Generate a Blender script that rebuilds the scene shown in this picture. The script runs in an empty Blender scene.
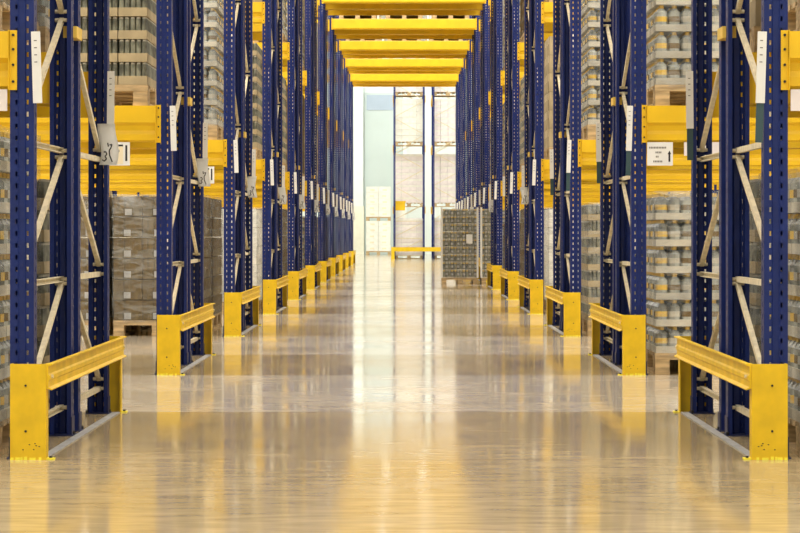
import bpy, bmesh, math, random
from mathutils import Vector, noise

S = bpy.context.scene
COL = S.collection
R = random.Random(7)
SKIP_SRC = """b-1.0.0.1.0 b-1.0.1.1.0 b-1.0.2.1.0 b-1.0.3.1.0 b-1.1.0.1.0 b-1.1.1.1.0 b-1.1.2.1.0 b-1.1.3.1.0 b-1.10.0.1.0 b-1.10.0.2.0 b-1.10.0.3.0 b-1.10.1.1.0 b-1.2.0.1.0 b-1.2.0.2.0 b-1.2.1.1.0 b-1.2.1.2.0 b-1.2.2.1.0 b-1.2.2.2.0 b-1.2.3.1.0 b-1.2.3.2.0 b-1.3.0.1.0 b-1.3.0.2.0 b-1.3.1.1.0 b-1.3.1.2.0 b-1.3.2.1.0 b-1.3.2.2.0 b-1.3.3.1.0 b-1.3.3.2.0 b-1.4.0.1.0 b-1.4.0.1.1 b-1.4.0.2.0 b-1.4.1.1.0 b-1.4.1.1.1 b-1.4.1.2.0 b-1.4.2.2.0 b-1.4.3.1.0 b-1.4.3.1.1 b-1.4.3.2.0 b-1.5.0.1.0 b-1.5.0.1.1 b-1.5.0.2.0 b-1.5.1.1.0 b-1.5.1.1.1 b-1.5.1.2.0 b-1.5.2.1.0 b-1.5.2.2.0 b-1.5.3.1.0 b-1.5.3.1.1 b-1.5.3.2.0 b-1.5.3.3.0 b-1.6.0.1.0 b-1.6.0.1.1 b-1.6.0.2.0 b-1.6.0.3.0 b-1.6.1.1.0 b-1.6.1.1.1 b-1.6.1.2.0 b-1.6.1.3.0 b-1.6.2.1.0 b-1.6.2.1.1 b-1.6.2.2.0 b-1.6.2.3.0 b-1.6.3.1.0 b-1.6.3.1.1 b-1.6.3.2.0 b-1.6.3.3.0 b-1.7.0.1.0 b-1.7.0.1.1 b-1.7.0.2.0 b-1.7.0.3.0 b-1.7.1.1.0 b-1.7.1.2.0 b-1.7.1.3.0 b-1.8.0.1.0 b-1.8.0.2.0 b-1.8.0.3.0 b-1.8.1.1.0 b-1.8.1.1.1 b-1.8.1.1.2 b-1.8.3.1.0 b-1.9.0.1.0 b-1.9.0.1.1 b-1.9.0.2.0 b-1.9.0.3.0 b-1.9.1.1.0 b1.0.0.1.0 b1.0.1.1.0 b1.0.2.1.0 b1.0.3.1.0 b1.1.0.1.0 b1.1.1.1.0 b1.1.2.1.0 b1.1.3.1.0 b1.10.0.1.0 b1.10.1.1.0 b1.2.0.1.0 b1.2.0.2.0 b1.2.1.1.0 b1.2.1.2.0 b1.2.2.1.0 b1.2.2.2.0 b1.2.3.1.0 b1.2.3.2.0 b1.3.0.1.0 b1.3.0.1.1 b1.3.0.2.0 b1.3.1.1.0 b1.3.1.2.0 b1.3.2.1.0 b1.3.2.2.0 b1.3.3.1.0 b1.3.3.2.0 b1.4.0.1.0 b1.4.0.1.1 b1.4.0.2.0 b1.4.1.1.0 b1.4.1.2.0 b1.4.2.2.0 b1.4.3.1.0 b1.4.3.1.1 b1.4.3.2.0 b1.5.0.1.0 b1.5.0.1.1 b1.5.0.2.0 b1.5.1.1.0 b1.5.1.2.0 b1.5.2.1.0 b1.5.2.2.0 b1.5.3.1.0 b1.5.3.2.0 b1.5.3.3.0 b1.6.0.1.0 b1.6.0.1.1 b1.6.0.1.2 b1.6.0.2.0 b1.6.0.3.0 b1.6.1.1.0 b1.6.1.2.0 b1.6.1.3.0 b1.6.2.1.0 b1.6.2.2.0 b1.6.2.3.0 b1.6.3.1.0 b1.6.3.2.0 b1.6.3.3.0 b1.7.0.1.0 b1.7.0.2.0 b1.7.0.3.0 b1.7.1.1.0 b1.7.1.3.0 b1.7.2.1.0 b1.7.2.2.0 b1.7.2.3.0 b1.7.3.1.0 b1.7.3.2.0 b1.7.3.3.0 b1.8.0.1.0 b1.8.0.2.0 b1.8.0.3.0 b1.8.1.1.0 b1.8.1.1.1 b1.8.1.1.2 b1.8.2.1.0 b1.8.2.2.0 b1.8.2.3.0 b1.8.3.1.0 b1.8.3.2.0 b1.8.3.3.0 b1.9.0.1.0 b1.9.0.1.1 b1.9.0.2.0 b1.9.0.3.0 b1.9.1.1.0 f-1.0.0.0 f-1.0.0.1 f-1.0.1.0 f-1.0.1.1 f-1.1.0.0 f-1.1.0.1 f-1.1.1.0 f-1.1.1.1 f-1.10.0.0 f-1.10.0.1 f-1.10.1.0 f-1.10.1.1 f-1.2.0.0 f-1.2.0.1 f-1.2.1.0 f-1.2.1.1 f-1.3.0.0 f-1.3.0.1 f-1.3.1.0 f-1.3.1.1 f-1.4.0.0 f-1.4.0.1 f-1.4.0.2 f-1.4.1.0 f-1.4.1.1 f-1.4.1.2 f-1.5.0.0 f-1.5.0.1 f-1.5.0.2 f-1.5.1.0 f-1.5.1.1 f-1.5.1.2 f-1.6.0.0 f-1.6.0.1 f-1.6.0.2 f-1.6.1.0 f-1.6.1.1 f-1.6.1.2 f-1.7.0.0 f-1.7.0.1 f-1.7.0.2 f-1.7.1.0 f-1.7.1.1 f-1.7.1.2 f-1.8.0.0 f-1.8.0.1 f-1.8.0.2 f-1.8.0.3 f-1.8.1.0 f-1.8.1.1 f-1.8.1.2 f-1.9.0.0 f-1.9.0.1 f-1.9.0.2 f-1.9.1.0 f1.0.0.0 f1.0.0.1 f1.0.1.0 f1.0.1.1 f1.1.0.0 f1.1.0.1 f1.1.1.0 f1.1.1.1 f1.10.0.0 f1.10.0.1 f1.10.0.2 f1.10.1.0 f1.2.0.0 f1.2.0.1 f1.2.1.0 f1.2.1.1 f1.3.0.0 f1.3.0.1 f1.3.0.2 f1.3.1.0 f1.3.1.1 f1.4.0.0 f1.4.0.1 f1.4.0.2 f1.4.1.0 f1.4.1.1 f1.4.1.2 f1.5.0.0 f1.5.0.1 f1.5.0.2 f1.5.1.0 f1.5.1.1 f1.6.0.0 f1.6.0.1 f1.6.0.2 f1.6.0.3 f1.6.1.0 f1.6.1.1 f1.7.0.0 f1.7.0.1 f1.7.1.0 f1.7.1.1 f1.8.0.0 f1.8.0.1 f1.8.0.2 f1.8.0.3 f1.8.1.0 f1.8.1.1 f1.9.0.0 f1.9.0.1 f1.9.0.2 f1.9.1.0 o10.0.0 o10.0.2 o6.0.0 o6.0.1 o6.0.2 o6.1.0 o7.0.0 o7.0.1 o7.0.2 o7.1.0 o7.1.2 o8.0.0 o8.0.1 o8.0.2 o8.1.2 o9.0.0 o9.0.1 o9.0.2 o9.1.0 o9.1.2 p-1.0.0.0.0 p-1.0.0.1.0 p-1.0.1.0.0 p-1.0.1.1.0 p-1.1.0.1.0 p-1.1.1.1.0 p-1.2.0.0.0 p-1.2.0.0.1 p-1.2.0.1.0 p-1.2.1.0.0 p-1.3.0.0.0 p-1.3.0.0.1 p-1.3.0.0.2 p-1.3.0.1.0 p-1.3.1.2.0 p-1.4.0.0.0 p-1.4.0.0.2 p-1.4.0.1.0 p-1.4.0.2.0 p-1.4.1.0.1 p-1.4.1.0.3 p-1.5.0.0.0 p-1.5.0.1.0 p-1.5.0.2.0 p-1.5.1.0.0 p-1.5.1.1.0 p-1.5.1.2.0 p-1.6.0.0.0 p-1.6.0.1.0 p-1.6.0.2.0 p-1.6.1.0.0 p-1.6.1.0.3 p-1.6.1.0.4 p-1.6.1.1.0 p-1.6.1.2.0 p-1.7.0.0.0 p-1.7.0.0.1 p-1.7.0.0.5 p-1.7.0.1.0 p-1.7.0.2.0 p-1.7.0.3.0 p-1.7.1.0.0 p-1.7.1.0.2 p1.0.0.0.0 p1.0.0.1.0 p1.0.1.0.0 p1.0.1.1.0 p1.1.0.0.0 p1.1.0.0.1 p1.1.0.1.0 p1.1.1.0.0 p1.1.1.1.0 p1.2.0.0.0 p1.2.0.0.1 p1.2.0.0.2 p1.2.0.1.0 p1.3.0.0.0 p1.3.0.0.1 p1.3.0.0.2 p1.3.0.0.3 p1.3.0.1.0 p1.3.0.2.0 p1.3.1.0.0 p1.3.1.1.0 p1.4.0.0.0 p1.4.0.0.1 p1.4.0.0.2 p1.4.0.0.4 p1.4.0.1.0 p1.4.0.2.0 p1.5.0.0.0 p1.5.0.1.0 p1.5.0.2.0 p1.5.1.0.0 p1.5.1.1.0 p1.5.1.2.0 p1.6.0.1.0 p1.6.0.2.0 p1.6.1.0.0 p1.6.1.0.2 p1.6.1.1.0 p1.6.1.2.0 p1.7.0.0.7 p1.7.0.3.0 p1.7.1.0.5 p1.7.1.1.0 p1.7.1.2.0 p1.7.1.3.0 p1.8.0.0.2 p1.8.1.0.5 p1.8.1.1.0 p1.8.1.2.0 p1.8.1.3.0"""
KEEP = set(SKIP_SRC.split())
ALLKEYS = []

# ------------------------------------------------------------ materials
def new_mat(name):
    m = bpy.data.materials.new(name); m.use_nodes = True
    nt = m.node_tree; b = nt.nodes['Principled BSDF']
    return m, nt, b

def noise_col(nt, b, c1, c2, scale=6, detail=4, coord='Object', stretch=(1, 1, 1), lo=.35, hi=.65, link='Base Color'):
    tc = nt.nodes.new('ShaderNodeTexCoord'); mp = nt.nodes.new('ShaderNodeMapping')
    mp.inputs['Scale'].default_value = stretch
    n = nt.nodes.new('ShaderNodeTexNoise'); n.inputs['Scale'].default_value = scale; n.inputs['Detail'].default_value = detail
    r = nt.nodes.new('ShaderNodeValToRGB')
    r.color_ramp.elements[0].position = lo; r.color_ramp.elements[1].position = hi
    r.color_ramp.elements[0].color = (*c1, 1); r.color_ramp.elements[1].color = (*c2, 1)
    nt.links.new(tc.outputs[coord], mp.inputs[0]); nt.links.new(mp.outputs[0], n.inputs['Vector'])
    nt.links.new(n.outputs['Fac'], r.inputs[0])
    if link: nt.links.new(r.outputs[0], b.inputs[link])
    return r, n

def simple(name, c, rough=.5, metal=0., var=.12, scale=5, stretch=(1, 1, 1), spec=.5):
    m, nt, b = new_mat(name)
    c1 = tuple(x * (1 - var) for x in c); c2 = tuple(min(1, x * (1 + var)) for x in c)
    noise_col(nt, b, c1, c2, scale, 4, 'Object', stretch)
    b.inputs['Roughness'].default_value = rough; b.inputs['Metallic'].default_value = metal
    b.inputs['Specular IOR Level'].default_value = spec
    return m

M = {}
M['blue'] = simple('blue_paint', (.006, .018, .125), .42, 0, .15, 9, spec=.3)
M['yellow'] = simple('yellow_paint', (.80, .50, .002), .5, 0, .06, 4)
M['guard'] = simple('yellow_guard_paint', (.74, .48, .002), .5, 0, .10, 9)
M['chip'] = simple('bare_yellow_primer', (.92, .80, .05), .7, 0, .1, 30)
M['galv'] = simple('galvanised_steel', (.74, .66, .48), .45, .2, .12, 30)
M['bolt'] = simple('dark_bolt', (.03, .03, .03), .5, .5, .1)
M['foot'] = simple('dark_blue_foot', (.014, .02, .08), .5, 0, .1)
M['wood'] = simple('pallet_wood', (.50, .36, .19), .8, 0, .28, 3, (2, 14, 14))
M['kraft'] = simple('kraft_board', (.14, .09, .030), .85, 0, .22, 5)
M['kraft_light'] = simple('light_tray_board', (.40, .32, .19), .85, 0, .15, 6)
M['tray_grey'] = simple('grey_tray_board', (.48, .45, .37), .8, 0, .3, 3)
M['jar'] = simple('grey_jar', (.16, .16, .12), .3, 0, .6, 14)
M['jar_light'] = simple('clear_jar', (.27, .28, .25), .2, 0, .7, 5)
M['lid'] = simple('jar_lid', (.45, .42, .34), .4, .2, .1)
M['lidy'] = simple('yellow_lid', (.72, .47, .07), .4, 0, .1)
M['white_carton'] = simple('white_carton', (.78, .77, .70), .8, 0, .07, 5)
M['pink_carton'] = simple('pale_wrapped_carton', (.76, .70, .70), .55, 0, .08, 5)
M['paper'] = simple('white_paper', (.90, .91, .90), .7, 0, .03, 20)
M['strip'] = simple('white_plastic_strip', (.78, .78, .76), .4, 0, .04, 8)
M['green_strip'] = simple('dark_green_plastic', (.03, .07, .08), .4, 0, .1, 8)
M['ink'] = simple('black_ink', (.015, .015, .02), .7, 0, .1)
M['print'] = simple('grey_print', (.16, .15, .14), .8, 0, .1)
M['cream'] = simple('cream_paper', (.80, .70, .50), .7, 0, .05)
M['tag_yellow'] = simple('tie_yellow', (.75, .50, .08), .5, 0, .1)
M['grey_plate'] = simple('grey_floor_steel', (.42, .42, .42), .5, .3, .15, 10)
M['wall_end'] = simple('mint_white_paint', (.66, .71, .68), .7, 0, .03, .6)
M['wall_side'] = simple('pale_grey_panel', (.62, .66, .66), .7, 0, .05, .5)
M['ceil'] = simple('white_ceiling', (.78, .78, .76), .8, 0, .03)
M['column'] = simple('white_column_paint', (.72, .77, .74), .6, 0, .03)
M['column_low'] = simple('cream_column_paint', (.82, .80, .66), .6, 0, .03)
M['door'] = simple('mint_door_panel', (.50, .57, .55), .5, 0, .03, .8)
M['glass_grey'] = simple('grey_door_glazing', (.36, .43, .52), .25, 0, .06, 1)

def translucent(m, c, f):
    nt = m.node_tree; b = nt.nodes['Principled BSDF']; out = nt.nodes['Material Output']
    t = nt.nodes.new('ShaderNodeBsdfTranslucent'); t.inputs[0].default_value = (*c, 1)
    x = nt.nodes.new('ShaderNodeMixShader'); x.inputs[0].default_value = f
    nt.links.new(b.outputs[0], x.inputs[1]); nt.links.new(t.outputs[0], x.inputs[2]); nt.links.new(x.outputs[0], out.inputs[0])
translucent(M['paper'], (.95, .95, .95), .2)
def brown_print():
    # brown printed shrink cases: dark kraft with vertical slots of darker goods
    m, nt, b = new_mat('brown_printed_case')
    r, n = noise_col(nt, b, (.06, .04, .012), (.19, .13, .045), 16, 3, 'Object', (1, 1, .22), .3, .7)
    b.inputs['Roughness'].default_value = .75
    return m
M['brown'] = brown_print()

def film():
    m = bpy.data.materials.new('stretch_film'); m.use_nodes = True
    nt = m.node_tree; nt.nodes.clear()
    out = nt.nodes.new('ShaderNodeOutputMaterial'); mix = nt.nodes.new('ShaderNodeMixShader')
    tr = nt.nodes.new('ShaderNodeBsdfTransparent'); gl = nt.nodes.new('ShaderNodeBsdfPrincipled')
    gl.inputs['Base Color'].default_value = (.62, .65, .64, 1); gl.inputs['Roughness'].default_value = .22
    tc = nt.nodes.new('ShaderNodeTexCoord'); mp = nt.nodes.new('ShaderNodeMapping'); mp.inputs['Scale'].default_value = (2, 2, 7)
    n = nt.nodes.new('ShaderNodeTexNoise'); n.inputs['Scale'].default_value = 2.4; n.inputs['Detail'].default_value = 5
    n.inputs['Distortion'].default_value = 1.2
    bp = nt.nodes.new('ShaderNodeBump'); bp.inputs['Strength'].default_value = .8; bp.inputs['Distance'].default_value = .03
    mr = nt.nodes.new('ShaderNodeMapRange'); mr.inputs['From Min'].default_value = .4; mr.inputs['From Max'].default_value = .7
    mr.inputs['To Min'].default_value = .04; mr.inputs['To Max'].default_value = .34
    L = nt.links.new
    L(tc.outputs['Object'], mp.inputs[0]); L(mp.outputs[0], n.inputs['Vector']); L(n.outputs['Fac'], bp.inputs['Height'])
    L(n.outputs['Fac'], mr.inputs['Value']); L(bp.outputs[0], gl.inputs['Normal'])
    L(mr.outputs[0], mix.inputs[0]); L(tr.outputs[0], mix.inputs[1]); L(gl.outputs[0], mix.inputs[2]); L(mix.outputs[0], out.inputs[0])
    return m
M['film'] = film()

def floor_mat():
    m, nt, b = new_mat('polished_concrete')
    L = nt.links.new
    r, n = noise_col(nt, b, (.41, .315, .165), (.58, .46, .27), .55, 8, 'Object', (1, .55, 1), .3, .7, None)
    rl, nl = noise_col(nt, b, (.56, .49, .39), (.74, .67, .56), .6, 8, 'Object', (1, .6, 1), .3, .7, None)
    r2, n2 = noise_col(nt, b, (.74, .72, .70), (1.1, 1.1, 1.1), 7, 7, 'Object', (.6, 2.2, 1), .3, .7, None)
    tc = nt.nodes.new('ShaderNodeTexCoord'); sx = nt.nodes.new('ShaderNodeSeparateXYZ'); L(tc.outputs['Object'], sx.inputs[0])
    def math_(op, a, v):
        q = nt.nodes.new('ShaderNodeMath'); q.operation = op
        for i, t in enumerate((a, v)):
            if isinstance(t, (int, float)): q.inputs[i].default_value = t
            else: L(t, q.inputs[i])
        return q.outputs[0]
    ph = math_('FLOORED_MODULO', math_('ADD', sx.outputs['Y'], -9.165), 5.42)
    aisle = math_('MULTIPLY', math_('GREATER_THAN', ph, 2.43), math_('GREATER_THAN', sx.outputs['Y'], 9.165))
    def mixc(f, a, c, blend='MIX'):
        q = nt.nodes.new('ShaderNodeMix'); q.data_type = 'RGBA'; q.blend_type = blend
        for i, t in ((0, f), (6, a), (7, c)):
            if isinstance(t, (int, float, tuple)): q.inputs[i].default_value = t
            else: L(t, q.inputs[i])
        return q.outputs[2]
    aisle_lit = mixc(math_('MULTIPLY', aisle, .8), r.outputs[0], rl.outputs[0])      # aisle light painted into the concrete colour, paler between rack rows
    col = mixc(1.0, aisle_lit, r2.outputs[0], 'MULTIPLY')
    j1 = math_('LESS_THAN', math_('ABSOLUTE', math_('ADD', ph, -2.43), 0), .012)
    j2 = math_('LESS_THAN', ph, .018)
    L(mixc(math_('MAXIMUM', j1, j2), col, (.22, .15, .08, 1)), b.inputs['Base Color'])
    # roughness: patchy polish
    nr = nt.nodes.new('ShaderNodeTexNoise'); nr.inputs['Scale'].default_value = 1.3; nr.inputs['Detail'].default_value = 7
    L(tc.outputs['Object'], nr.inputs['Vector'])
    mr = nt.nodes.new('ShaderNodeMapRange'); mr.inputs['From Min'].default_value = .3; mr.inputs['From Max'].default_value = .7
    mr.inputs['To Min'].default_value = .06; mr.inputs['To Max'].default_value = .14
    L(nr.outputs['Fac'], mr.inputs['Value']); L(mr.outputs[0], b.inputs['Roughness'])
    nb = nt.nodes.new('ShaderNodeTexNoise'); nb.inputs['Scale'].default_value = 14; nb.inputs['Detail'].default_value = 5
    L(tc.outputs['Object'], nb.inputs['Vector'])
    bp = nt.nodes.new('ShaderNodeBump'); bp.inputs['Strength'].default_value = .02; bp.inputs['Distance'].default_value = .008
    L(nb.outputs['Fac'], bp.inputs['Height']); L(bp.outputs[0], b.inputs['Normal'])
    b.inputs['IOR'].default_value = 1.33
    return m
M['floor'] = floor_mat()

# ------------------------------------------------------------ mesh helpers
class MB:
    def __init__(s): s.v = []; s.f = []; s.mi = []; s.mats = []
    def _m(s, k):
        if k not in s.mats: s.mats.append(k)
        return s.mats.index(k)
    def poly(s, vs, fs, k):
        o = len(s.v); s.v += [tuple(v) for v in vs]; i = s._m(k)
        for f in fs: s.f.append([a + o for a in f]); s.mi.append(i)
    def box(s, x0, x1, y0, y1, z0, z1, k):
        x0, x1 = sorted((x0, x1)); y0, y1 = sorted((y0, y1)); z0, z1 = sorted((z0, z1))
        vs = [(x0, y0, z0), (x1, y0, z0), (x1, y1, z0), (x0, y1, z0), (x0, y0, z1), (x1, y0, z1), (x1, y1, z1), (x0, y1, z1)]
        s.poly(vs, [(0, 3, 2, 1), (4, 5, 6, 7), (0, 1, 5, 4), (1, 2, 6, 5), (2, 3, 7, 6), (3, 0, 4, 7)], k)
    def extrude(s, prof, a, b, k, fn):
        """prof: closed 2D polygon; fn(u, v, t) -> point; extruded between t=a and t=b"""
        n = len(prof)
        vs = [fn(u, v, a) for u, v in prof] + [fn(u, v, b) for u, v in prof]
        fs = [(i, (i + 1) % n, n + (i + 1) % n, n + i) for i in range(n)] + [tuple(range(n))[::-1], tuple(range(n, 2 * n))]
        s.poly(vs, fs, k)
    def cyl(s, c, r, z0, z1, k, n=10, r1=None):
        r1 = r if r1 is None else r1
        vs = [(c[0] + r * math.cos(2 * math.pi * i / n), c[1] + r * math.sin(2 * math.pi * i / n), z0) for i in range(n)]
        vs += [(c[0] + r1 * math.cos(2 * math.pi * i / n), c[1] + r1 * math.sin(2 * math.pi * i / n), z1) for i in range(n)]
        fs = [(i, (i + 1) % n, n + (i + 1) % n, n + i) for i in range(n)] + [tuple(range(n))[::-1], tuple(range(n, 2 * n))]
        s.poly(vs, fs, k)
    def cylp(s, p, q, r, k, n=8):
        p = Vector(p); q = Vector(q); d = (q - p).normalized()
        u = d.orthogonal().normalized(); w = d.cross(u)
        vs = [p + u * r * math.cos(2 * math.pi * i / n) + w * r * math.sin(2 * math.pi * i / n) for i in range(n)]
        vs += [v + (q - p) for v in vs]
        fs = [(i, (i + 1) % n, n + (i + 1) % n, n + i) for i in range(n)] + [tuple(range(n))[::-1], tuple(range(n, 2 * n))]
        s.poly(vs, fs, k)
    def bar(s, p, q, w, h, k, side=(1, 0, 0)):
        """rectangular channel bar from p to q; w along `side`, h across"""
        p = Vector(p); q = Vector(q); d = (q - p).normalized(); a = Vector(side); c = d.cross(a).normalized()
        pr = [(-w / 2, -h / 2), (w / 2, -h / 2), (w / 2, -h / 2 + .004), (-w / 2 + .004, -h / 2 + .004),
              (-w / 2 + .004, h / 2 - .004), (w / 2, h / 2 - .004), (w / 2, h / 2), (-w / 2, h / 2)]
        vs = [p + a * u + c * v for u, v in pr] + [q + a * u + c * v for u, v in pr]
        n = len(pr)
        fs = [(i, (i + 1) % n, n + (i + 1) % n, n + i) for i in range(n)] + [tuple(range(n))[::-1], tuple(range(n, 2 * n))]
        s.poly(vs, fs, k)
    def mesh(s, name, smooth=False, bevel=0):
        me = bpy.data.meshes.new(name); me.from_pydata(s.v, [], s.f)
        for k in s.mats: me.materials.append(M[k])
        me.polygons.foreach_set('material_index', s.mi)
        bm = bmesh.new(); bm.from_mesh(me)
        bmesh.ops.recalc_face_normals(bm, faces=bm.faces)
        if bevel:
            bmesh.ops.bevel(bm, geom=bm.edges[:], offset=bevel, segments=1, affect='EDGES')
        bm.to_mesh(me); bm.free()
        if smooth:
            me.polygons.foreach_set('use_smooth', [True] * len(me.polygons))
        me.update()
        return me

def ob(name, me, parent=None, loc=(0, 0, 0), rz=0):
    o = bpy.data.objects.new(name, me); COL.objects.link(o); o.location = loc; o.rotation_euler = (0, 0, rz)
    if parent: o.parent = parent
    return o
def tag(o, label, cat, group=None):
    o['label'] = label; o['category'] = cat; o['kind'] = 'thing'
    if group: o['group'] = group
    return o
def struct(name, me, loc=(0, 0, 0), parent=None):
    o = ob(name, me, parent, loc); o['kind'] = 'structure'; return o
def want(key):
    ALLKEYS.append(key)
    return not KEEP or key in KEEP
def keyed(o, key): o['_k'] = key; return o

ORD = ['first', 'second', 'third', 'fourth', 'fifth', 'sixth', 'seventh', 'eighth', 'ninth', 'tenth', 'eleventh']
SIDE = {-1: 'left', 1: 'right'}
XC = -.027
NU = 11
Z0 = lambda u: 9.165 + 5.42 * u          # distance of the guard front of rack row u
YA = lambda u: Z0(u) + .055              # outer face of the front frame
YB = lambda u: Z0(u) + 2.405             # outer face of the rear frame
PX = [1.58 + 2.8 * i for i in range(5)]  # frame centres off the passage axis
HT = 6.5

# ------------------------------------------------------------ upright post (perforated)
def post_mesh(H=HT):
    # profile points (x, y), marked hole cells
    pts = [(-.030, .072), (-.050, .072), (-.050, .044), (-.050, .034), (-.050, 0), (-.028, 0), (-.0185, 0), (-.012, .006), (.012, .006), (.0185, 0), (.028, 0), (.050, 0), (.050, .034), (.050, .044), (.050, .072), (.030, .072)]
    hole = {2, 5, 9, 12}
    zs = [0]
    n = int(H / .05)
    for i in range(n): zs += [i * .05 + .030, (i + 1) * .05]
    bm = bmesh.new()
    g = [[bm.verts.new((x, y, z)) for x, y in pts] for z in zs]
    for r in range(len(zs) - 1):
        for c in range(len(pts) - 1):
            if c in hole and r % 2 == 1: continue
            bm.faces.new((g[r][c], g[r][c + 1], g[r + 1][c + 1], g[r + 1][c]))
    for v in [v for v in bm.verts if not v.link_faces]: bm.verts.remove(v)
    bmesh.ops.recalc_face_normals(bm, faces=bm.faces)
    bmesh.ops.solidify(bm, geom=bm.faces[:], thickness=.003)
    me = bpy.data.meshes.new('upright_post'); bm.to_mesh(me); bm.free(); me.materials.append(M['blue'])
    return me
POST = post_mesh()
fm = MB(); fm.box(-.062, .062, -.012, .095, 0, .006, 'foot'); fm.box(-.055, -.051, 0, .08, .004, .09, 'foot'); fm.box(.051, .055, 0, .08, .004, .09, 'foot')
fm.cyl((-.058 + .003, .04), .008, .004, .02, 'bolt', 6); fm.cyl((.055, .086), .008, .004, .02, 'bolt', 6)
FOOT = fm.mesh('foot_plate')
def brace_mesh(z0, z1, name):
    b = MB(); b.bar((0, .035, z0), (0, 1.065, z1), .021, .026, 'galv')
    b.cylp((-.03, .04, z0), (.03, .04, z0), .009, 'galv'); b.cylp((-.03, 1.06, z1), (.03, 1.06, z1), .009, 'galv')
    return b.mesh(name)
HB = [brace_mesh(z, z, 'horizontal_brace') for z in (.13, .73, 1.33, 6.40)]
DZ = [(.18, .71), (.78, 1.30), (1.38, 1.94), (2.54, 1.98), (2.58, 3.14), (3.74, 3.18), (3.78, 4.34), (4.94, 4.38), (4.98, 5.54), (6.14, 5.58)]
DB = [brace_mesh(a, b, 'diagonal_brace') for a, b in DZ]
def far_brace():
    b = MB()
    for z in (.13, .73, 1.33, 6.40): b.bar((0, .035, z), (0, 1.065, z), .026, .032, 'galv')
    for a, c in DZ: b.bar((0, .035, a), (0, 1.065, c), .026, .032, 'galv')
    return b.mesh('bracing')
FARB = far_brace()

def frame(x, y, rz, label, group, detail, key=None, feet=True, cat='rack frame'):
    e = ob('upright_frame', None, None, (x, y, 0), rz); tag(e, label, cat, group)
    for yy, r in ((0, 0), (1.1, math.pi)):
        p = ob('upright_post', POST, e, (0, yy, .004), r)
        if feet: ob('foot_plate', FOOT, e, (0, yy, 0), r)
    if detail:
        for m in HB: ob('horizontal_brace', m, e)
        for m in DB: ob('diagonal_brace', m, e)
    else: ob('bracing', FARB, e)
    return e

# ------------------------------------------------------------ beams
def beam_mesh(L):
    b = MB()
    pr = [(-.024, .24), (-.024, .128), (-.004, .108), (.002, .075), (-.004, .05), (-.004, .012), (.012, 0), (.045, 0), (.045, .24)]
    b.extrude(pr, -L / 2, L / 2, 'yellow', lambda u, v, t: (t, u, v))
    return b.mesh('load_beam')
def bridge_mesh(L):
    b = MB()
    pr = [(-.024, .21), (-.024, .03), (-.012, .012), (0, 0), (.045, 0), (.045, .21)]
    b.extrude(pr, -L / 2, L / 2, 'yellow', lambda u, v, t: (t, u, v))
    return b.mesh('bridge_beam')
def conn_mesh(s):
    # end plate lapping over the post face by 3 cm; s=+1: at the +x end of the beam
    b = MB()
    b.box(-.004 * s, .030 * s, -.009, -.001, -.005, .245, 'yellow')
    b.box(-.004 * s, -.001 * s, -.028, .050, -.005, .245, 'yellow')
    for z in (.03, .10, .165, .225):
        b.cylp((.015 * s, -.014, z), (.015 * s, -.008, z), .006, 'bolt', 6)
    return b.mesh('end_connector')
BL, BRL = 2.70, 3.06
BEAM, BRIDGE = beam_mesh(BL - .002), bridge_mesh(BRL - .002)
CON = {1: conn_mesh(1), -1: conn_mesh(-1)}
LV = {1: 1.55, 2: 3.37, 3: 5.26}
LVN = {1: 'lower', 2: 'middle', 3: 'top'}
POSN = ['front', 'inner front', 'inner rear', 'rear']
def beam_y(u, k):   # outer faces of the four post lines, and which way the beam faces
    return [(YA(u), 0), (YA(u) + 1.1, math.pi), (YB(u) - 1.1, 0), (YB(u), math.pi)][k]
BAYN = ['bay beside passage', 'second bay out', 'third bay out', 'fourth bay out']
def add_beam(s, u, k, lv, i):
    key = f'b{s}.{u}.{k}.{lv}.{i}'
    if not want(key): return
    y, rz = beam_y(u, k)
    x = XC + s * (PX[i] + 1.4)
    o = ob('load_beam', BEAM, None, (x, y, LV[lv]), rz); keyed(o, key)
    tag(o, f'yellow {LVN[lv]} shelf beam, {POSN[k]} line of {ORD[u]} {SIDE[s]} rack row, {BAYN[i]}', 'shelf beam', 'yellow shelf beams in the racks')
    for e in (-1, 1): ob('end_connector', CON[e], o, (e * BL / 2, 0, 0))
def add_bridge(u, k):
    key = f'g{u}.{k}'
    y, rz = beam_y(u, k)
    o = ob('bridge_beam', BRIDGE, None, (XC, y, 5.29), rz); keyed(o, key)
    tag(o, f'yellow beam bridging overhead across the passage, {POSN[k]} line of the {ORD[u]} rack row', 'overhead beam', 'yellow beams over the passage')
    for e in (-1, 1): ob('end_connector', CON[e], o, (e * BRL / 2, 0, 0))

# ------------------------------------------------------------ guards
def plate_mesh():
    b = MB(); t = .006
    pr = [(0, .06), (0, 0), (.15, 0), (.15, .06), (.15 - t, .06), (.15 - t, t), (t, t), (t, .06)]
    b.extrude(pr, 0, .40, 'guard', lambda u, v, z: (u - .075, v, z))
    for z in (.31, .12): b.cylp((-.01, -.004, z), (-.01, .004, z), .005, 'bolt', 8)
    # chipped lower edge and floor tabs
    rr = random.Random(3); x = -.074
    while x < .07:
        w = rr.uniform(.008, .03); b.box(x, min(.074, x + w), -.0015, .001, 0, rr.uniform(.006, .014), 'chip'); x += w + rr.uniform(0, .02)
    for q in range(6):
        xx = rr.uniform(-.06, .06); zz = rr.uniform(.04, .07); b.box(xx, xx + .006, -.001, .001, zz, zz + .004, 'bolt')
    b.box(.075, .105, .01, .055, 0, .006, 'chip'); b.cylp((.09, .03, .005), (.09, .03, .014), .007, 'bolt', 6)
    return b.mesh('end_plate')
def mirror(me, name):
    m = me.copy(); m.name = name
    for v in m.vertices: v.co.x *= -1
    m.flip_normals(); return m
PL = {-1: plate_mesh()}      # left side: passage is at +x
PL[1] = mirror(PL[-1], 'end_plate')
GL = 2.465
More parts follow.
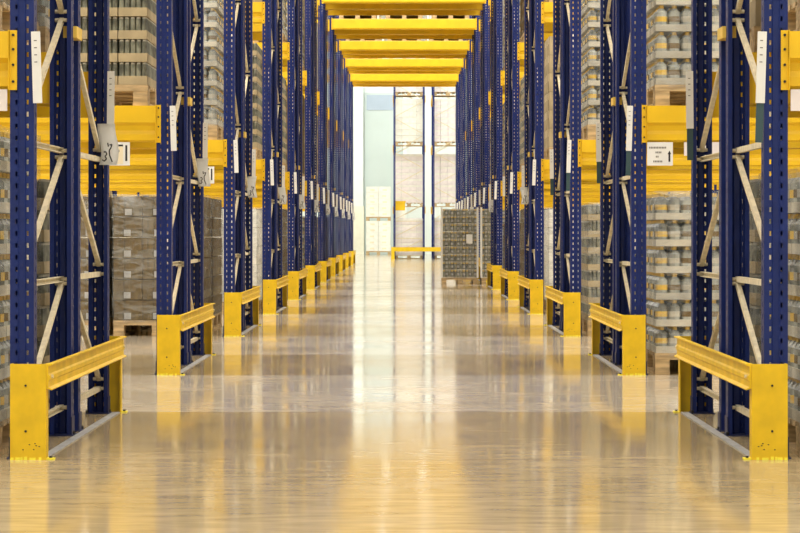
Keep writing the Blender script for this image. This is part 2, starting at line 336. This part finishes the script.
def rail_mesh():
    b = MB(); t = .006
    # web faces the passage (+x), flanges stick out towards it
    pr = [(0, .298), (.022, .290), (.024, .295), (.008, .303), (.008, .326), (.014, .334), (.014, .350), (.008, .358), (.008, .389), (.024, .394), (.024, .400), (0, .400)]
    b.extrude(pr, .004, GL - .004, 'guard', lambda u, v, y: (u, y, v))
    for y in (.05, GL - .05): b.cylp((.004, y, .345), (.022, y, .345), .008, 'galv', 8)
    return b.mesh('guard_rail')
RL = {-1: rail_mesh()}; RL[1] = mirror(RL[-1], 'guard_rail')
gp = MB(); gp.box(-.02, .02, .07, GL - .07, 0, .004, 'grey_plate'); GP = gp.mesh('floor_plate')
def add_guard(s, u):
    x = XC + s * 1.545
    e = ob('rack_end_guard', None, None, (x, Z0(u), 0))
    tag(e, f'low yellow steel guard at the foot of the {ORD[u]} {SIDE[s]} rack row', 'rack guard', 'yellow rack end guards along the passage')
    ob('end_plate', PL[s], e)
    ob('end_plate', PL[-s], e, (0, GL, 0), math.pi)
    ob('guard_rail', RL[s], e, (-s * .0755, 0, 0)); ob('floor_plate', GP, e, (-s * .052, 0, .001))

# ------------------------------------------------------------ pallets and loads
PW, PD = .80, 1.06
def pallet_mesh(w=PW, d=PD):
    b = MB()
    for i in range(3):
        for j in range(3):
            x = (-w / 2 + .05) + i * (w - .1) / 2; y = (-d / 2 + .07) + j * (d - .14) / 2
            b.box(x - .048, x + .048, y - .068, y + .068, .020, .100, 'wood')
    for i in range(3):
        x = (-w / 2 + .05) + i * (w - .1) / 2; b.box(x - .05, x + .05, -d / 2, d / 2, 0, .022, 'wood')
    for j in range(3):
        y = (-d / 2 + .07) + j * (d - .14) / 2; b.box(-w / 2, w / 2, y - .07, y + .07, .098, .121, 'wood')
    n = 8
    for j in range(n):
        y = -d / 2 + .05 + j * (d - .1) / (n - 1); b.box(-w / 2, w / 2, y - .046, y + .046, .119, .141, 'wood')
    return b.mesh('pallet')
PAL = pallet_mesh()
CH = .215
DIM = {'jar': (4, 4, .152), 'bottle': (3, 4, .178), 'brown': (3, 4, .190), 'carton': (2, 4, .215), 'white': (2, 4, .215), 'pink': (2, 4, .215), 'mixed': (3, 4, .165)}
def unit_geo(b, kind, x, y, z, rr):
    nx_, ny_, h = DIM[kind]; w = .796 / nx_ - .008; d = 1.056 / ny_ - .008
    if kind == 'jar' or kind == 'bottle':
        tm, jm, lm = ('kraft_light', 'jar', 'lid') if kind == 'jar' else ('tray_grey', 'jar_light', 'lidy')
        hh = .058 if kind == 'jar' else .045
        b.box(x - w / 2, x + w / 2, y - d / 2, y + d / 2, z, z + hh, tm)
        nx, ny = (5, 6) if kind == 'jar' else (3, 3)
        for i in range(nx):
            for j in range(ny):
                if 0 < i < nx - 1 and 0 < j < ny - 1: continue
                cx = x - w / 2 + w * (i + .5) / nx; cy = y - d / 2 + d * (j + .5) / ny
                r = min(w / nx, d / ny) / 2 * .95
                if kind == 'jar':
                    b.cyl((cx, cy), r, z + hh - .01, z + h - .016, jm, 8); b.cyl((cx, cy), r * .86, z + h - .016, z + h - .004, lm, 8)
                else:
                    b.cyl((cx, cy), r, z + hh - .01, z + h * .72, jm, 8); b.cyl((cx, cy), r * 1.02, z + h * .36, z + h * .56, ('lidy', 'kraft', 'tray_grey')[(i * 2 + j) % 3], 8); b.cyl((cx, cy), r, z + h * .72, z + h * .86, jm, 8, r * .45); b.cyl((cx, cy), r * .42, z + h * .86, z + h - .003, lm, 6)
    elif kind == 'mixed':
        b.box(x - w / 2, x + w / 2, y - d / 2, y + d / 2, z, z + .022, 'tray_grey')
        for i in range(4):
            for j in range(4):
                if 0 < i < 3 and 0 < j < 3: continue
                cx = x - w / 2 + w * (i + .5) / 4; cy = y - d / 2 + d * (j + .5) / 4; r = w / 8 * .94
                b.cyl((cx, cy), r, z + .02, z + h - .03, 'jar', 8); b.cyl((cx, cy), r * .9, z + h - .03, z + h - .004, 'lidy' if (i + 2 * j) % 3 == 0 else 'lid', 8)
                if (i + j) % 2: b.cyl((cx, cy), r * 1.03, z + .05, z + .10, 'lidy' if (i * 3 + j) % 4 == 0 else 'grey_plate', 8)
    elif kind == 'brown':
        b.box(x - w / 2, x + w / 2, y - d / 2, y + d / 2, z, z + h * .96, 'brown')
        b.box(x - w / 2 - .002, x + w / 2 + .002, y - d / 2 - .002, y + d / 2 + .002, z, z + h * .40, 'brown')
        for q in (-.42, -.21, 0, .21, .42):
            b.box(x + q * w - .015, x + q * w + .015, y - d / 2 - .004, y + d / 2 + .004, z + h * .40, z + h * .95, 'kraft')
            b.box(x - w / 2 - .004, x + w / 2 + .004, y + q * d - .015, y + q * d + .015, z + h * .40, z + h * .95, 'kraft')
        b.box(x - w * .14, x + w * .10, y - d / 2 - .005, y + d / 2 + .005, z + h * .06, z + h * .36, 'grey_plate')
    elif kind == 'carton':
        b.box(x - w / 2, x + w / 2, y - d / 2, y + d / 2, z, z + h * .985, 'kraft_light')
        b.box(x - w / 2 - .002, x + w / 2 + .002, y - .025, y + .025, z + h * .6, z + h * .99, 'cream')
        b.box(x - .07, x + .05, y - d / 2 - .003, y + d / 2 + .003, z + .05, z + .12, 'white_carton')
    elif kind == 'white':
        b.box(x - w / 2, x + w / 2, y - d / 2, y + d / 2, z, z + h * .98, 'white_carton')
        b.box(x - .06, x + .08, y - d / 2 - .003, y + d / 2 + .003, z + .06, z + .12, 'print' if rr.random() < .15 else 'cream')
    elif kind == 'pink':
        b.box(x - w / 2, x + w / 2, y - d / 2, y + d / 2, z, z + h * .985, 'pink_carton')
        b.box(x - w / 2 - .002, x + w / 2 + .002, y - d / 2 - .002, y + d / 2 + .002, z + h * .62, z + h * .86, 'white_carton')
PARTN = {'mixed': 'jar_tray', 'jar': 'jar_tray', 'bottle': 'bottle_tray', 'brown': 'brown_case', 'carton': 'carton', 'white': 'carton', 'pink': 'wrapped_carton'}
UN = {}; LY = {}
def cells(k):
    nx, ny, h = DIM[k]; out = []
    for i in range(nx):
        for j in range(ny):
            if 0 < i < nx - 1 and 0 < j < ny - 1: continue
            out.append((i, j, (i + .5 - nx / 2) * .796 / nx, (j + .5 - ny / 2) * 1.056 / ny))
    return out
for k in PARTN:
    b = MB(); unit_geo(b, k, 0, 0, 0, random.Random(1)); UN[k] = b.mesh(PARTN[k])
    b = MB(); rr = random.Random(5)
    for i, j, cx, cy in cells(k): unit_geo(b, k, cx, cy, 0, rr)
    LY[k] = b.mesh(PARTN[k] + '_layer')
def film_mesh(h, seed, w=PW, d=PD):
    bm = bmesh.new(); rr = random.Random(seed)
    nx, nz = 7, max(4, int(h / .12))
    hw, hd = w / 2 + .006, d / 2 + .006
    ring = []
    for i in range(nx): ring.append((-hw + 2 * hw * i / nx, -hd))
    for i in range(nx + 2): ring.append((hw, -hd + 2 * hd * i / (nx + 2)))
    for i in range(nx): ring.append((hw - 2 * hw * i / nx, hd))
    for i in range(nx + 2): ring.append((-hw, hd - 2 * hd * i / (nx + 2)))
    rows = []
    for j in range(nz + 1):
        z = .125 + (h - .125 + .012) * j / nz; row = []
        for x, y in ring:
            o = .011 * noise.noise(Vector((x * 6 + seed, y * 6, z * 7))) + .002
            L = math.hypot(x, y); row.append(bm.verts.new((x + x / L * o, y + y / L * o, z)))
        rows.append(row)
    n = len(ring)
    for j in range(nz):
        for i in range(n): bm.faces.new((rows[j][i], rows[j][(i + 1) % n], rows[j + 1][(i + 1) % n], rows[j + 1][i]))
    bm.faces.new(rows[-1])
    for f in bm.faces: f.smooth = True
    me = bpy.data.meshes.new('stretch_wrap'); bm.to_mesh(me); bm.free(); me.materials.append(M['film'])
    return me
FILM = {}
def load(x, y, z, kind, layers, detail, wrap, label, group, key, rz=0, seed=0, scale=1):
    e = ob('pallet_load', None, None, (x, y, z + .001), rz); keyed(e, key)
    if scale != 1: e.scale = (scale, scale, scale)
    tag(e, label, 'loaded pallet', group)
    ob('pallet', PAL, e)
    rr = random.Random(seed)
    ch = DIM[kind][2]; layers = round(layers * CH / ch)
    for l in range(layers):
        zz = .142 + l * ch
        if detail:
            for i, j, cx, cy in cells(kind):
                ob(PARTN[kind], UN[kind], e, (cx + rr.uniform(-.002, .002), cy + rr.uniform(-.002, .002), zz), rr.choice((0, math.pi)))
        else:
            ob(PARTN[kind] + '_layer', LY[kind], e, (rr.uniform(-.004, .004), rr.uniform(-.004, .004), zz), rr.choice((0, math.pi)))
    if wrap:
        v = seed % 3; kk = (layers, v, ch)
        if kk not in FILM: FILM[kk] = film_mesh(.142 + layers * ch, v * 13 + layers)
        ob('stretch_wrap', FILM[kk], e)
    return e
LOOK = {'jar': 'grey jars in pale trays', 'bottle': 'clear bottles in white trays', 'brown': 'dark brown cases', 'carton': 'light brown cartons', 'white': 'white cartons', 'pink': 'pale wrapped cartons'}
LEVN = {0: 'floor', 1: 'lower shelf', 2: 'middle shelf', 3: 'top shelf'}
SP = ['nearest', 'second', 'third', 'fourth', 'fifth', 'sixth', 'seventh', 'eighth', 'ninth', 'tenth', 'eleventh', 'twelfth']
CH_KIND = {  # (side, row, level): kind, layers, wrapped
    (-1, 0, 0): ('bottle', 6, 1), (-1, 0, 1): ('brown', 6, 1), (-1, 1, 0): None, (-1, 1, 1): ('jar', 6, 0),
    (-1, 2, 0): ('brown', 5, 1), (-1, 2, 1): ('bottle', 6, 1), (-1, 3, 0): ('white', 5, 1),
    (1, 0, 0): ('bottle', 5, 1), (1, 0, 1): ('carton', 6, 0), (1, 1, 0): ('bottle', 5, 1), (1, 1, 1): ('bottle', 6, 1),
    (1, 2, 0): ('jar', 5, 1), (1, 2, 1): ('bottle', 6, 1), (1, 3, 0): ('white', 5, 1)}
def add_load(s, u, h, lv, q):
    """h: 0 front half, 1 rear half; q: pallet place counted from the passage"""
    key = f'p{s}.{u}.{h}.{lv}.{q}'
    rr = random.Random(hash((s + 3, u * 31, h * 7, lv * 101, q * 17)) & 0xffff)
    t = CH_KIND.get((s, u, lv), 0) if (q < 3) else 0
    if t is None: return
    if t == 0 or (h == 1 and rr.random() < .5):
        if rr.random() < .08: return
        kk = rr.choice(['jar', 'bottle', 'bottle', 'brown', 'white', 'jar', 'carton'])
        t = (kk, 6 if lv else rr.choice((4, 5, 5)), rr.random() < .6)
    if lv == 0 and t[1] > 6: t = (t[0], 6, t[2])
    if not want(key): return
    bay, w = divmod(q, 3)
    x = XC + s * (1.63 + .06 + .4 + bay * 2.8 + w * .89)
    y = (YA(u) + .55) if h == 0 else (YB(u) - .55)
    z = 0 if lv == 0 else LV[lv] + .24
    det = (u <= 2 and q == 0 and lv <= 1 and h == 0)
    if (s, u, lv) == (-1, 2, 0):
        x += s * .15
        if q == 2: return
    load(x, y, z, t[0], t[1], det, t[2],
         f'{LOOK[t[0]]} on pallet, {LEVN[lv]}, {ORD[u]} {SIDE[s]} row {"front" if h == 0 else "rear"}, {SP[q]} place',
         'loaded pallets in the racks', key, math.pi if h else 0, rr.randrange(99))

# ------------------------------------------------------------ build rack rows
for s in (-1, 1):
    for u in range(NU):
        nb = (2, 2, 3, 3, 4, 4, 4, 4, 4, 4, 4)[u]
        for i in range(nb + 1):
            for h in (0, 1):
                key = f'f{s}.{u}.{h}.{i}'
                if not want(key): continue
                x = XC + s * PX[i]
                where = 'beside the passage' if i == 0 else f'{SP[i]} frame from passage'
                f = frame(x, YA(u) if h == 0 else YB(u), 0 if h == 0 else math.pi,
                      f'blue perforated upright frame, {"front" if h == 0 else "rear"} half of {ORD[u]} {SIDE[s]} rack row, {where}',
                      'blue upright frames of the racks', u < 4 and i == 0)
                keyed(f, key)
            for lv in (1, 2, 3):
                if i < nb:
                    for k in range(4): add_beam(s, u, k, lv, i)
        for q in range(nb * 3):
            for h in (0, 1):
                for lv in (0, 1, 2, 3): add_load(s, u, h, lv, q)
        add_guard(s, u)
dk = MB(); dk.box(-1.52, 1.52, -.56, .56, 0, .02, 'tag_yellow')  # thin decks added over the passage to shade the floor below
for i in range(7): dk.box(-1.5 + i * .5 - .02, -1.5 + i * .5 + .02, -.50, .50, -.03, 0, 'tag_yellow')
DECK = dk.mesh('shade_deck')
for u in range(NU):
    for k in range(4): add_bridge(u, k)
    for h, yy in ((0, YA(u) + .55), (1, YB(u) - .55)):
        tag(ob('shade_deck', DECK, None, (XC, yy, 5.501)), f'added shade deck on the overhead beams, {("front", "rear")[h]} half of the {ORD[u]} rack row', 'deck', 'added shade decks over the passage')
    for q, xx in enumerate((-1.0, 0, 1.0)):
        for h in (0, 1):
            key = f'o{u}.{h}.{q}'
            rr = random.Random(u * 9 + q * 3 + h)
            if u < 5 or not want(key): continue
            kk = rr.choice(['white', 'white', 'bottle', 'carton', 'jar'])
            load(XC + xx, (YA(u) + .55) if h == 0 else (YB(u) - .55), 5.522, kk, 5, False, False,
                 f'{LOOK[kk]} on pallet, overhead bridge, {ORD[u]} row, {("left", "centre", "right")[q]} {"front" if h == 0 else "rear"}',
                 'loaded pallets on the overhead bridges', key, 0, q)

# row ties between the back-to-back frames, label strips and hanging sheets
tb = MB(); tb.box(-.032, .032, -.085, .085, 0, .055, 'tag_yellow'); tb.cylp((0, -.06, .0275), (0, -.06, .058), .006, 'bolt', 6); TIE = tb.mesh('row_tie')
sb = MB(); sb.box(-.019, .019, -.002, .002, 0, .30, 'strip')
for z in (.17, .20, .23, .26): sb.box(-.008, .004, -.0026, -.0015, z, z + .004, 'print')
STRIP = sb.mesh('label_strip')
gb = MB(); gb.box(-.016, .016, -.0015, .0015, 0, .17, 'green_strip'); GSTRIP = gb.mesh('green_strip')
def sheet_mesh(seed):
    rr = random.Random(seed); bm = bmesh.new(); w, h, nx, nz = .092, .215, 5, 8
    g = []
    for j in range(nz + 1):
        row = []
        for i in range(nx + 1):
            x = -w / 2 + w * i / nx + .010 * math.sin(j * .6 + seed); z = -h + h * j / nz
            y = -.006 * math.cos((i / nx - .5) * 3) + .008 * math.sin(j * .8 + seed) * (1 - j / nz)
            row.append(bm.verts.new((x, y, z)))
        g.append(row)
    for j in range(nz):
        for i in range(nx): bm.faces.new((g[j][i], g[j][i + 1], g[j + 1][i + 1], g[j + 1][i])).smooth = True
    bmesh.ops.solidify(bm, geom=bm.faces[:], thickness=.0008)
    me = bpy.data.meshes.new('paper_sheet'); bm.to_mesh(me); bm.free(); me.materials.append(M['paper'])
    return me
def ink_mesh(strokes, w=.007):
    b = MB()
    for st in strokes:
        for p, q in zip(st, st[1:]): b.cylp((p[0], -.012, p[1]), (q[0], -.012, q[1]), w / 2, 'ink', 6)
    return b.mesh('handwriting')
INK = ink_mesh([[(-.028, -.188), (-.018, -.196), (-.006, -.184), (-.014, -.170), (-.004, -.160), (-.010, -.146), (-.020, -.148)],
                [(.010, -.112), (.022, -.108), (.018, -.124), (.008, -.140), (.010, -.165), (.024, -.200)],
                [(.000, -.100), (.004, -.120)]])
SHEETS = [sheet_mesh(i) for i in range(3)]
PLACE = {-1: 'left', 1: 'right'}
for s in (-1, 1):
    for u in range(NU):
        o = ob('row_tie', TIE, None, (XC + s * 1.545, (YA(u) + 1.1 + YB(u) - 1.1) / 2, 1.86))
        tag(o, f'small yellow tie joining the back-to-back posts of the {ORD[u]} {SIDE[s]} rack row', 'rack tie', 'yellow ties between back-to-back frames')
        for k, yy, nm in ((0, YA(u) - .006, 'front'), (1, YB(u) - .082, 'rear')):
            o = ob('label_strip', STRIP, None, (XC + s * 1.513, yy, 1.49), 0)
            o.rotation_euler = (0, s * (.03 if k == 0 else -.01), 0)
            tag(o, f'narrow white label strip on the {nm} post of the {ORD[u]} {SIDE[s]} rack row', 'label strip', 'white label strips on the passage posts')
            if s == 1 and u < 3: 
                g = ob('green_strip', GSTRIP, o, (0, .003, -.165)); g['label'] = 'dark green lower strip'
        if s == -1 or u in (3, 5, 7):
            rr = random.Random(u * 5 + s)
            o = ob('paper_sheet', SHEETS[u % 3], None, (XC + s * (1.532 + rr.uniform(-.01, .01)), YB(u) - .092, 1.515), 0)
            tag(o, f'white paper sheet with black handwriting hung on rear post of {ORD[u]} {SIDE[s]} rack row', 'paper sheet', 'handwritten sheets hung on the posts')
            ob('handwriting', INK, o)

# rack label signs hung under the lower beams
def sign_mesh(cream):
    b = MB(); b.box(-.085, .085, -.002, .002, -.155, 0, 'strip')
    return b.mesh('rack_sign')
def sign_print(kind):
    b = MB(); y0, y1 = -.0035, -.0015
    if kind == 0:
        for x0, x1, z in ((-.072, .035, -.030), (-.030, .002, -.062), (-.028, -.012, -.090), (-.045, .015, -.122)):
            x = x0
            while x < x1:
                b.box(x, x + .007, y0, y1, z - .012, z, 'print'); x += .0105
        b.box(.056, .068, y0, y1, -.13, -.075, 'ink'); b.poly([(.050, y0, -.08), (.074, y0, -.08), (.062, y0, -.055)], [(0, 1, 2)], 'ink')
    else:
        b.box(-.08, .04, -.003, y1, -.145, -.03, 'cream')
        b.box(-.078, .04, y0, y1, -.028, -.016, 'ink')
        x = -.06
        while x < .02: b.box(x, x + .006, y0 - .001, y1, -.066, -.05, 'print'); x += .01
        b.box(.055, .068, y0, y1, -.125, -.02, 'ink')
    return b.mesh('sign_print')
SG = sign_mesh(0); SPm = [sign_print(0), sign_print(1)]
def sign(x, y, z, kind, label):
    o = ob('rack_sign', SG, None, (x, y, z)); tag(o, label, 'sign', 'rack signs under the lower shelf beams'); ob('sign_print', SPm[kind], o)
sign(XC + 1.72, YA(1) - .012, 1.547, 0, 'white rack sign with lines of print and an arrow under right yellow beam')
sign(XC - 1.89, YA(1) - .012, 1.547, 1, 'white and cream rack sign behind the handwritten sheet, under left yellow beam')
sign(XC - 1.80, YA(2) - .012, 1.547, 1, 'small white sign with black bar under the lower beam of third left rack row')
gw = MB(); gw.box(-.14, .14, -.002, .002, -.09, 0, 'pink_carton'); GW = gw.mesh('blank_sign')
for (s, u, xx, w) in ((1, 1, 2.02, 'right second rack row'), (-1, 0, 1.78, 'left first rack row'), (1, 0, 1.78, 'right first rack row')):
    o = ob('blank_sign', GW, None, (XC + s * xx, YA(u) - .010, 1.547)); tag(o, f'plain pale grey panel hung under the lower beam of the {w}', 'sign', 'rack signs under the lower shelf beams')

# ------------------------------------------------------------ two wrapped pallet loads standing in the aisle on the right
for n, (x0, y0, lab) in enumerate(((.985, 40.35, 'stretch-wrapped pallet load of jars with white label standing in the aisle, nearer the passage'),
                                   (1.70, 40.30, 'stretch-wrapped pallet load of jars in the aisle, partly behind the blue posts'))):
    e = load(x0, y0, 0, 'mixed', 7, True, True, lab, 'wrapped pallet loads standing in the right aisle', f'a{n}', 0, 40 + n)
    e.scale = (.80, .80, .84)
    for c in e.children:
        if c.name.startswith('jar_tray'): pass
lb = MB(); lb.box(-.07, .07, -.002, .002, -.1, .1, 'paper'); lab = ob('paper_label', lb.mesh('paper_label'), bpy.data.objects[[o.name for o in COL.objects if o.get('_k') == 'a0'][0]], (.22, -.548, .98))
cb = MB()
for x in (-.41, .41):
    cb.box(x - .012, x + .012, -.565, -.545, .13, 1.67, 'strip')
for o in [o for o in COL.objects if o.get('_k') in ('a0', 'a1')]:
    for x in (-.405, .405) if o.get('_k') == 'a0' else (-.405, -.1, .405):
        c = MB(); c.box(-.022, .022, -.012, .012, 0, 1.52, 'strip'); ob('corner_protector', c.mesh('corner_protector'), o, (x, -.545, .142))

# ------------------------------------------------------------ far end: crosswise rack, stacked white pallets
YE = 77.2
for n, x in enumerate((-.42, .95)):
    f = frame(x, YE, -math.pi / 2, ('blue upright frame seen broadside at far end, nearest the white door', 'blue upright frame at far end, behind the wrapped pallet loads')[n], 'blue frames of the far crosswise rack', True)
    f = frame(x, YE + 2.8, -math.pi / 2, ('blue upright frame of the far crosswise rack, one bay behind the door-side end frame', 'blue upright frame of the far crosswise rack, one bay behind the right end frame')[n], 'blue frames of the far crosswise rack', False)
RB = MB(); pr = [(-.024, .24), (-.024, .128), (.0, .10), (0, 0), (.045, 0), (.045, .24)]
for n, x in enumerate((-.42, .68, .95, 2.05)):
    for lv, z in ((1, 1.60), (2, 3.75), (3, 5.5)):
        o = ob('load_beam', BEAM, None, (x, YE + 1.4, z), -math.pi / 2 if n % 2 == 0 else math.pi / 2)
        tag(o, f'yellow {LVN[lv]} beam of far crosswise rack, {("outer left", "inner left", "inner right", "outer right")[n]} line', 'shelf beam', 'beams of the far crosswise rack')
        for e in (-1, 1): ob('end_connector', CON[e], o, (e * BL / 2, 0, 0))
for n, x in enumerate((.13, 1.50)):
    for lv, z in ((0, 0), (1, 1.84), (2, 3.99), (3, 5.74)):
        load(x, YE + (.52, .95, .6, .6)[lv], z, 'white' if lv == 2 and n == 0 else 'pink', (6, 8, 7, 5)[lv], False, False, f'pale wrapped pallet load on {("the floor", "lower shelf", "middle shelf", "top shelf")[lv]} of far crosswise rack, {("left", "right")[n]} half', 'wrapped loads in the far crosswise rack', f'e{n}.{lv}', math.pi / 2, n * 5 + lv)
g = MB(); g.box(-.50, 1.85, YE - .30, YE - .20, .27, .42, 'guard'); GME = g.mesh('guard_rail')
e = ob('rack_end_guard', None, None, (0, 0, 0)); tag(e, 'long low yellow guard rail across the foot of the far crosswise rack', 'rack guard')
ob('guard_rail', GME, e)
for x in (-.44, 1.79):
    g = MB(); g.box(x - .06, x + .06, YE - .31, YE - .19, 0, .27, 'guard'); g.box(x - .08, x + .08, YE - .33, YE - .17, 0, .01, 'guard'); ob('guard_post', g.mesh('guard_post'), e)
# small yellow tote and grey panel on the lower shelf front
g = MB(); g.box(-.17, .17, -.12, .12, 0, .30, 'yellow'); g.box(-.19, .19, -.14, .14, .27, .33, 'yellow')
zt = .001 + .142 + 6 * .215 + .002
g2 = MB(); g2.box(-.17, .17, -.12, .12, 0, .27, 'white_carton'); g2.box(-.172, .172, -.02, .02, .15, .272, 'cream')
tag(ob('carton', g2.mesh('carton'), None, (-.18, YE + .27, zt)), 'white carton on top of the floor load in the far crosswise rack', 'carton')
tag(ob('yellow_bin', g.mesh('yellow_bin'), None, (-.18, YE + .27, zt + .275)), 'small yellow bin standing on a white carton in the far crosswise rack', 'bin')

for n, (z, nm) in enumerate(((0, 'lower'), (1.413, 'upper'))):
    load(-1.115, 91.2, z, 'white', 5, False, False, f'white carton pallet load by the end wall, {nm} of the two stacked', 'stacked white pallet loads by the end wall', f'w{n}', 0, n, scale=1.18 if False else 1).scale = (1.27, 1, 1.16)

# ------------------------------------------------------------ room shell
def bx(name, x0, x1, y0, y1, z0, z1, k, parent=None, loc=None):
    b = MB(); b.box(x0, x1, y0, y1, z0, z1, k); return struct(name, b.mesh(name), (0, 0, 0), parent)
YW = 94.0
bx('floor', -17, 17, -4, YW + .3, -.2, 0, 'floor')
bx('ceiling', -17, 17, -4, YW + .3, 9.6, 9.8, 'ceil')
bx('wall_left', -17.2, -17, -4, YW + .3, 0, 9.6, 'wall_side')
bx('wall_right', 17, 17.2, -4, YW + .3, 0, 9.6, 'wall_side')
bx('wall_back', -17, 17, YW, YW + .3, 0, 9.6, 'wall_end')
bx('wall_front', -17, 17, -4.3, -4, 0, 9.6, 'wall_side')
bx('trim_1', -2.30, -1.80, YW - .35, YW, 2.05, 9.6, 'column')
bx('trim_2', -2.34, -1.76, YW - .39, YW, 0, 2.05, 'column_low')
d = bx('door_1', -1.74, -.10, YW - .08, YW, 0, 6.9, 'door')
bx('door_glazing', -1.66, -.42, YW - .10, YW - .08, 6.15, 6.80, 'glass_grey', d)
bx('door_frame', -.10, .06, YW - .14, YW, 0, 7.0, 'column', d)

# ------------------------------------------------------------ lights
def area(x, y, z, sx, sy, power, col=(1, .97, .92), rot=(0, 0, 0)):
    l = bpy.data.lights.new('ceiling_or_fill_lamp', 'AREA'); l.shape = 'RECTANGLE'; l.size = sx; l.size_y = sy; l.energy = power; l.color = col
    o = bpy.data.objects.new('ceiling_or_fill_lamp', l); COL.objects.link(o); o.location = (x, y, z); o.rotation_euler = rot
    return o
for y in (1.5, 5.0): area(0, y, 9.3, 26, 1.6, 750)
area(0, 7.7, 9.3, 26, 1.6, 1700)
for u in range(1, NU):
    area(0, Z0(u) - 1.5, 9.3, 28, 1.4, 1900)
for y in (69, 74, 80, 86, 91): area(0, y, 9.3, 26, 1.6, 1500, (.95, 1, .98))
area(0, -3.6, 4.2, 14, 6, 260, (1, .98, .95), (math.pi / 2, 0, 0))   # fill light added behind the camera to brighten surfaces facing it
w = bpy.data.worlds.new('World'); S.world = w; w.use_nodes = True
w.node_tree.nodes['Background'].inputs[0].default_value = (.9, .95, 1, 1); w.node_tree.nodes['Background'].inputs[1].default_value = .1

# ------------------------------------------------------------ camera
cd = bpy.data.cameras.new('camera'); cam = bpy.data.objects.new('camera', cd); COL.objects.link(cam)
cam.location = (0, 0, .95); cam.rotation_euler = (math.pi / 2, 0, 0)
cd.sensor_width = 36; cd.lens = 99; cd.shift_x = -5.4 / 800; cd.shift_y = -34.5 / 800; cd.clip_end = 300
S.camera = cam
S.view_settings.view_transform = 'Standard'; S.view_settings.look = 'None'; S.view_settings.gamma = 1
S.view_settings.use_curve_mapping = False
S.view_settings.exposure = -0.56
S.cycles.use_denoising = True
S.cycles.max_bounces = 8
S.cycles.transparent_max_bounces = 24
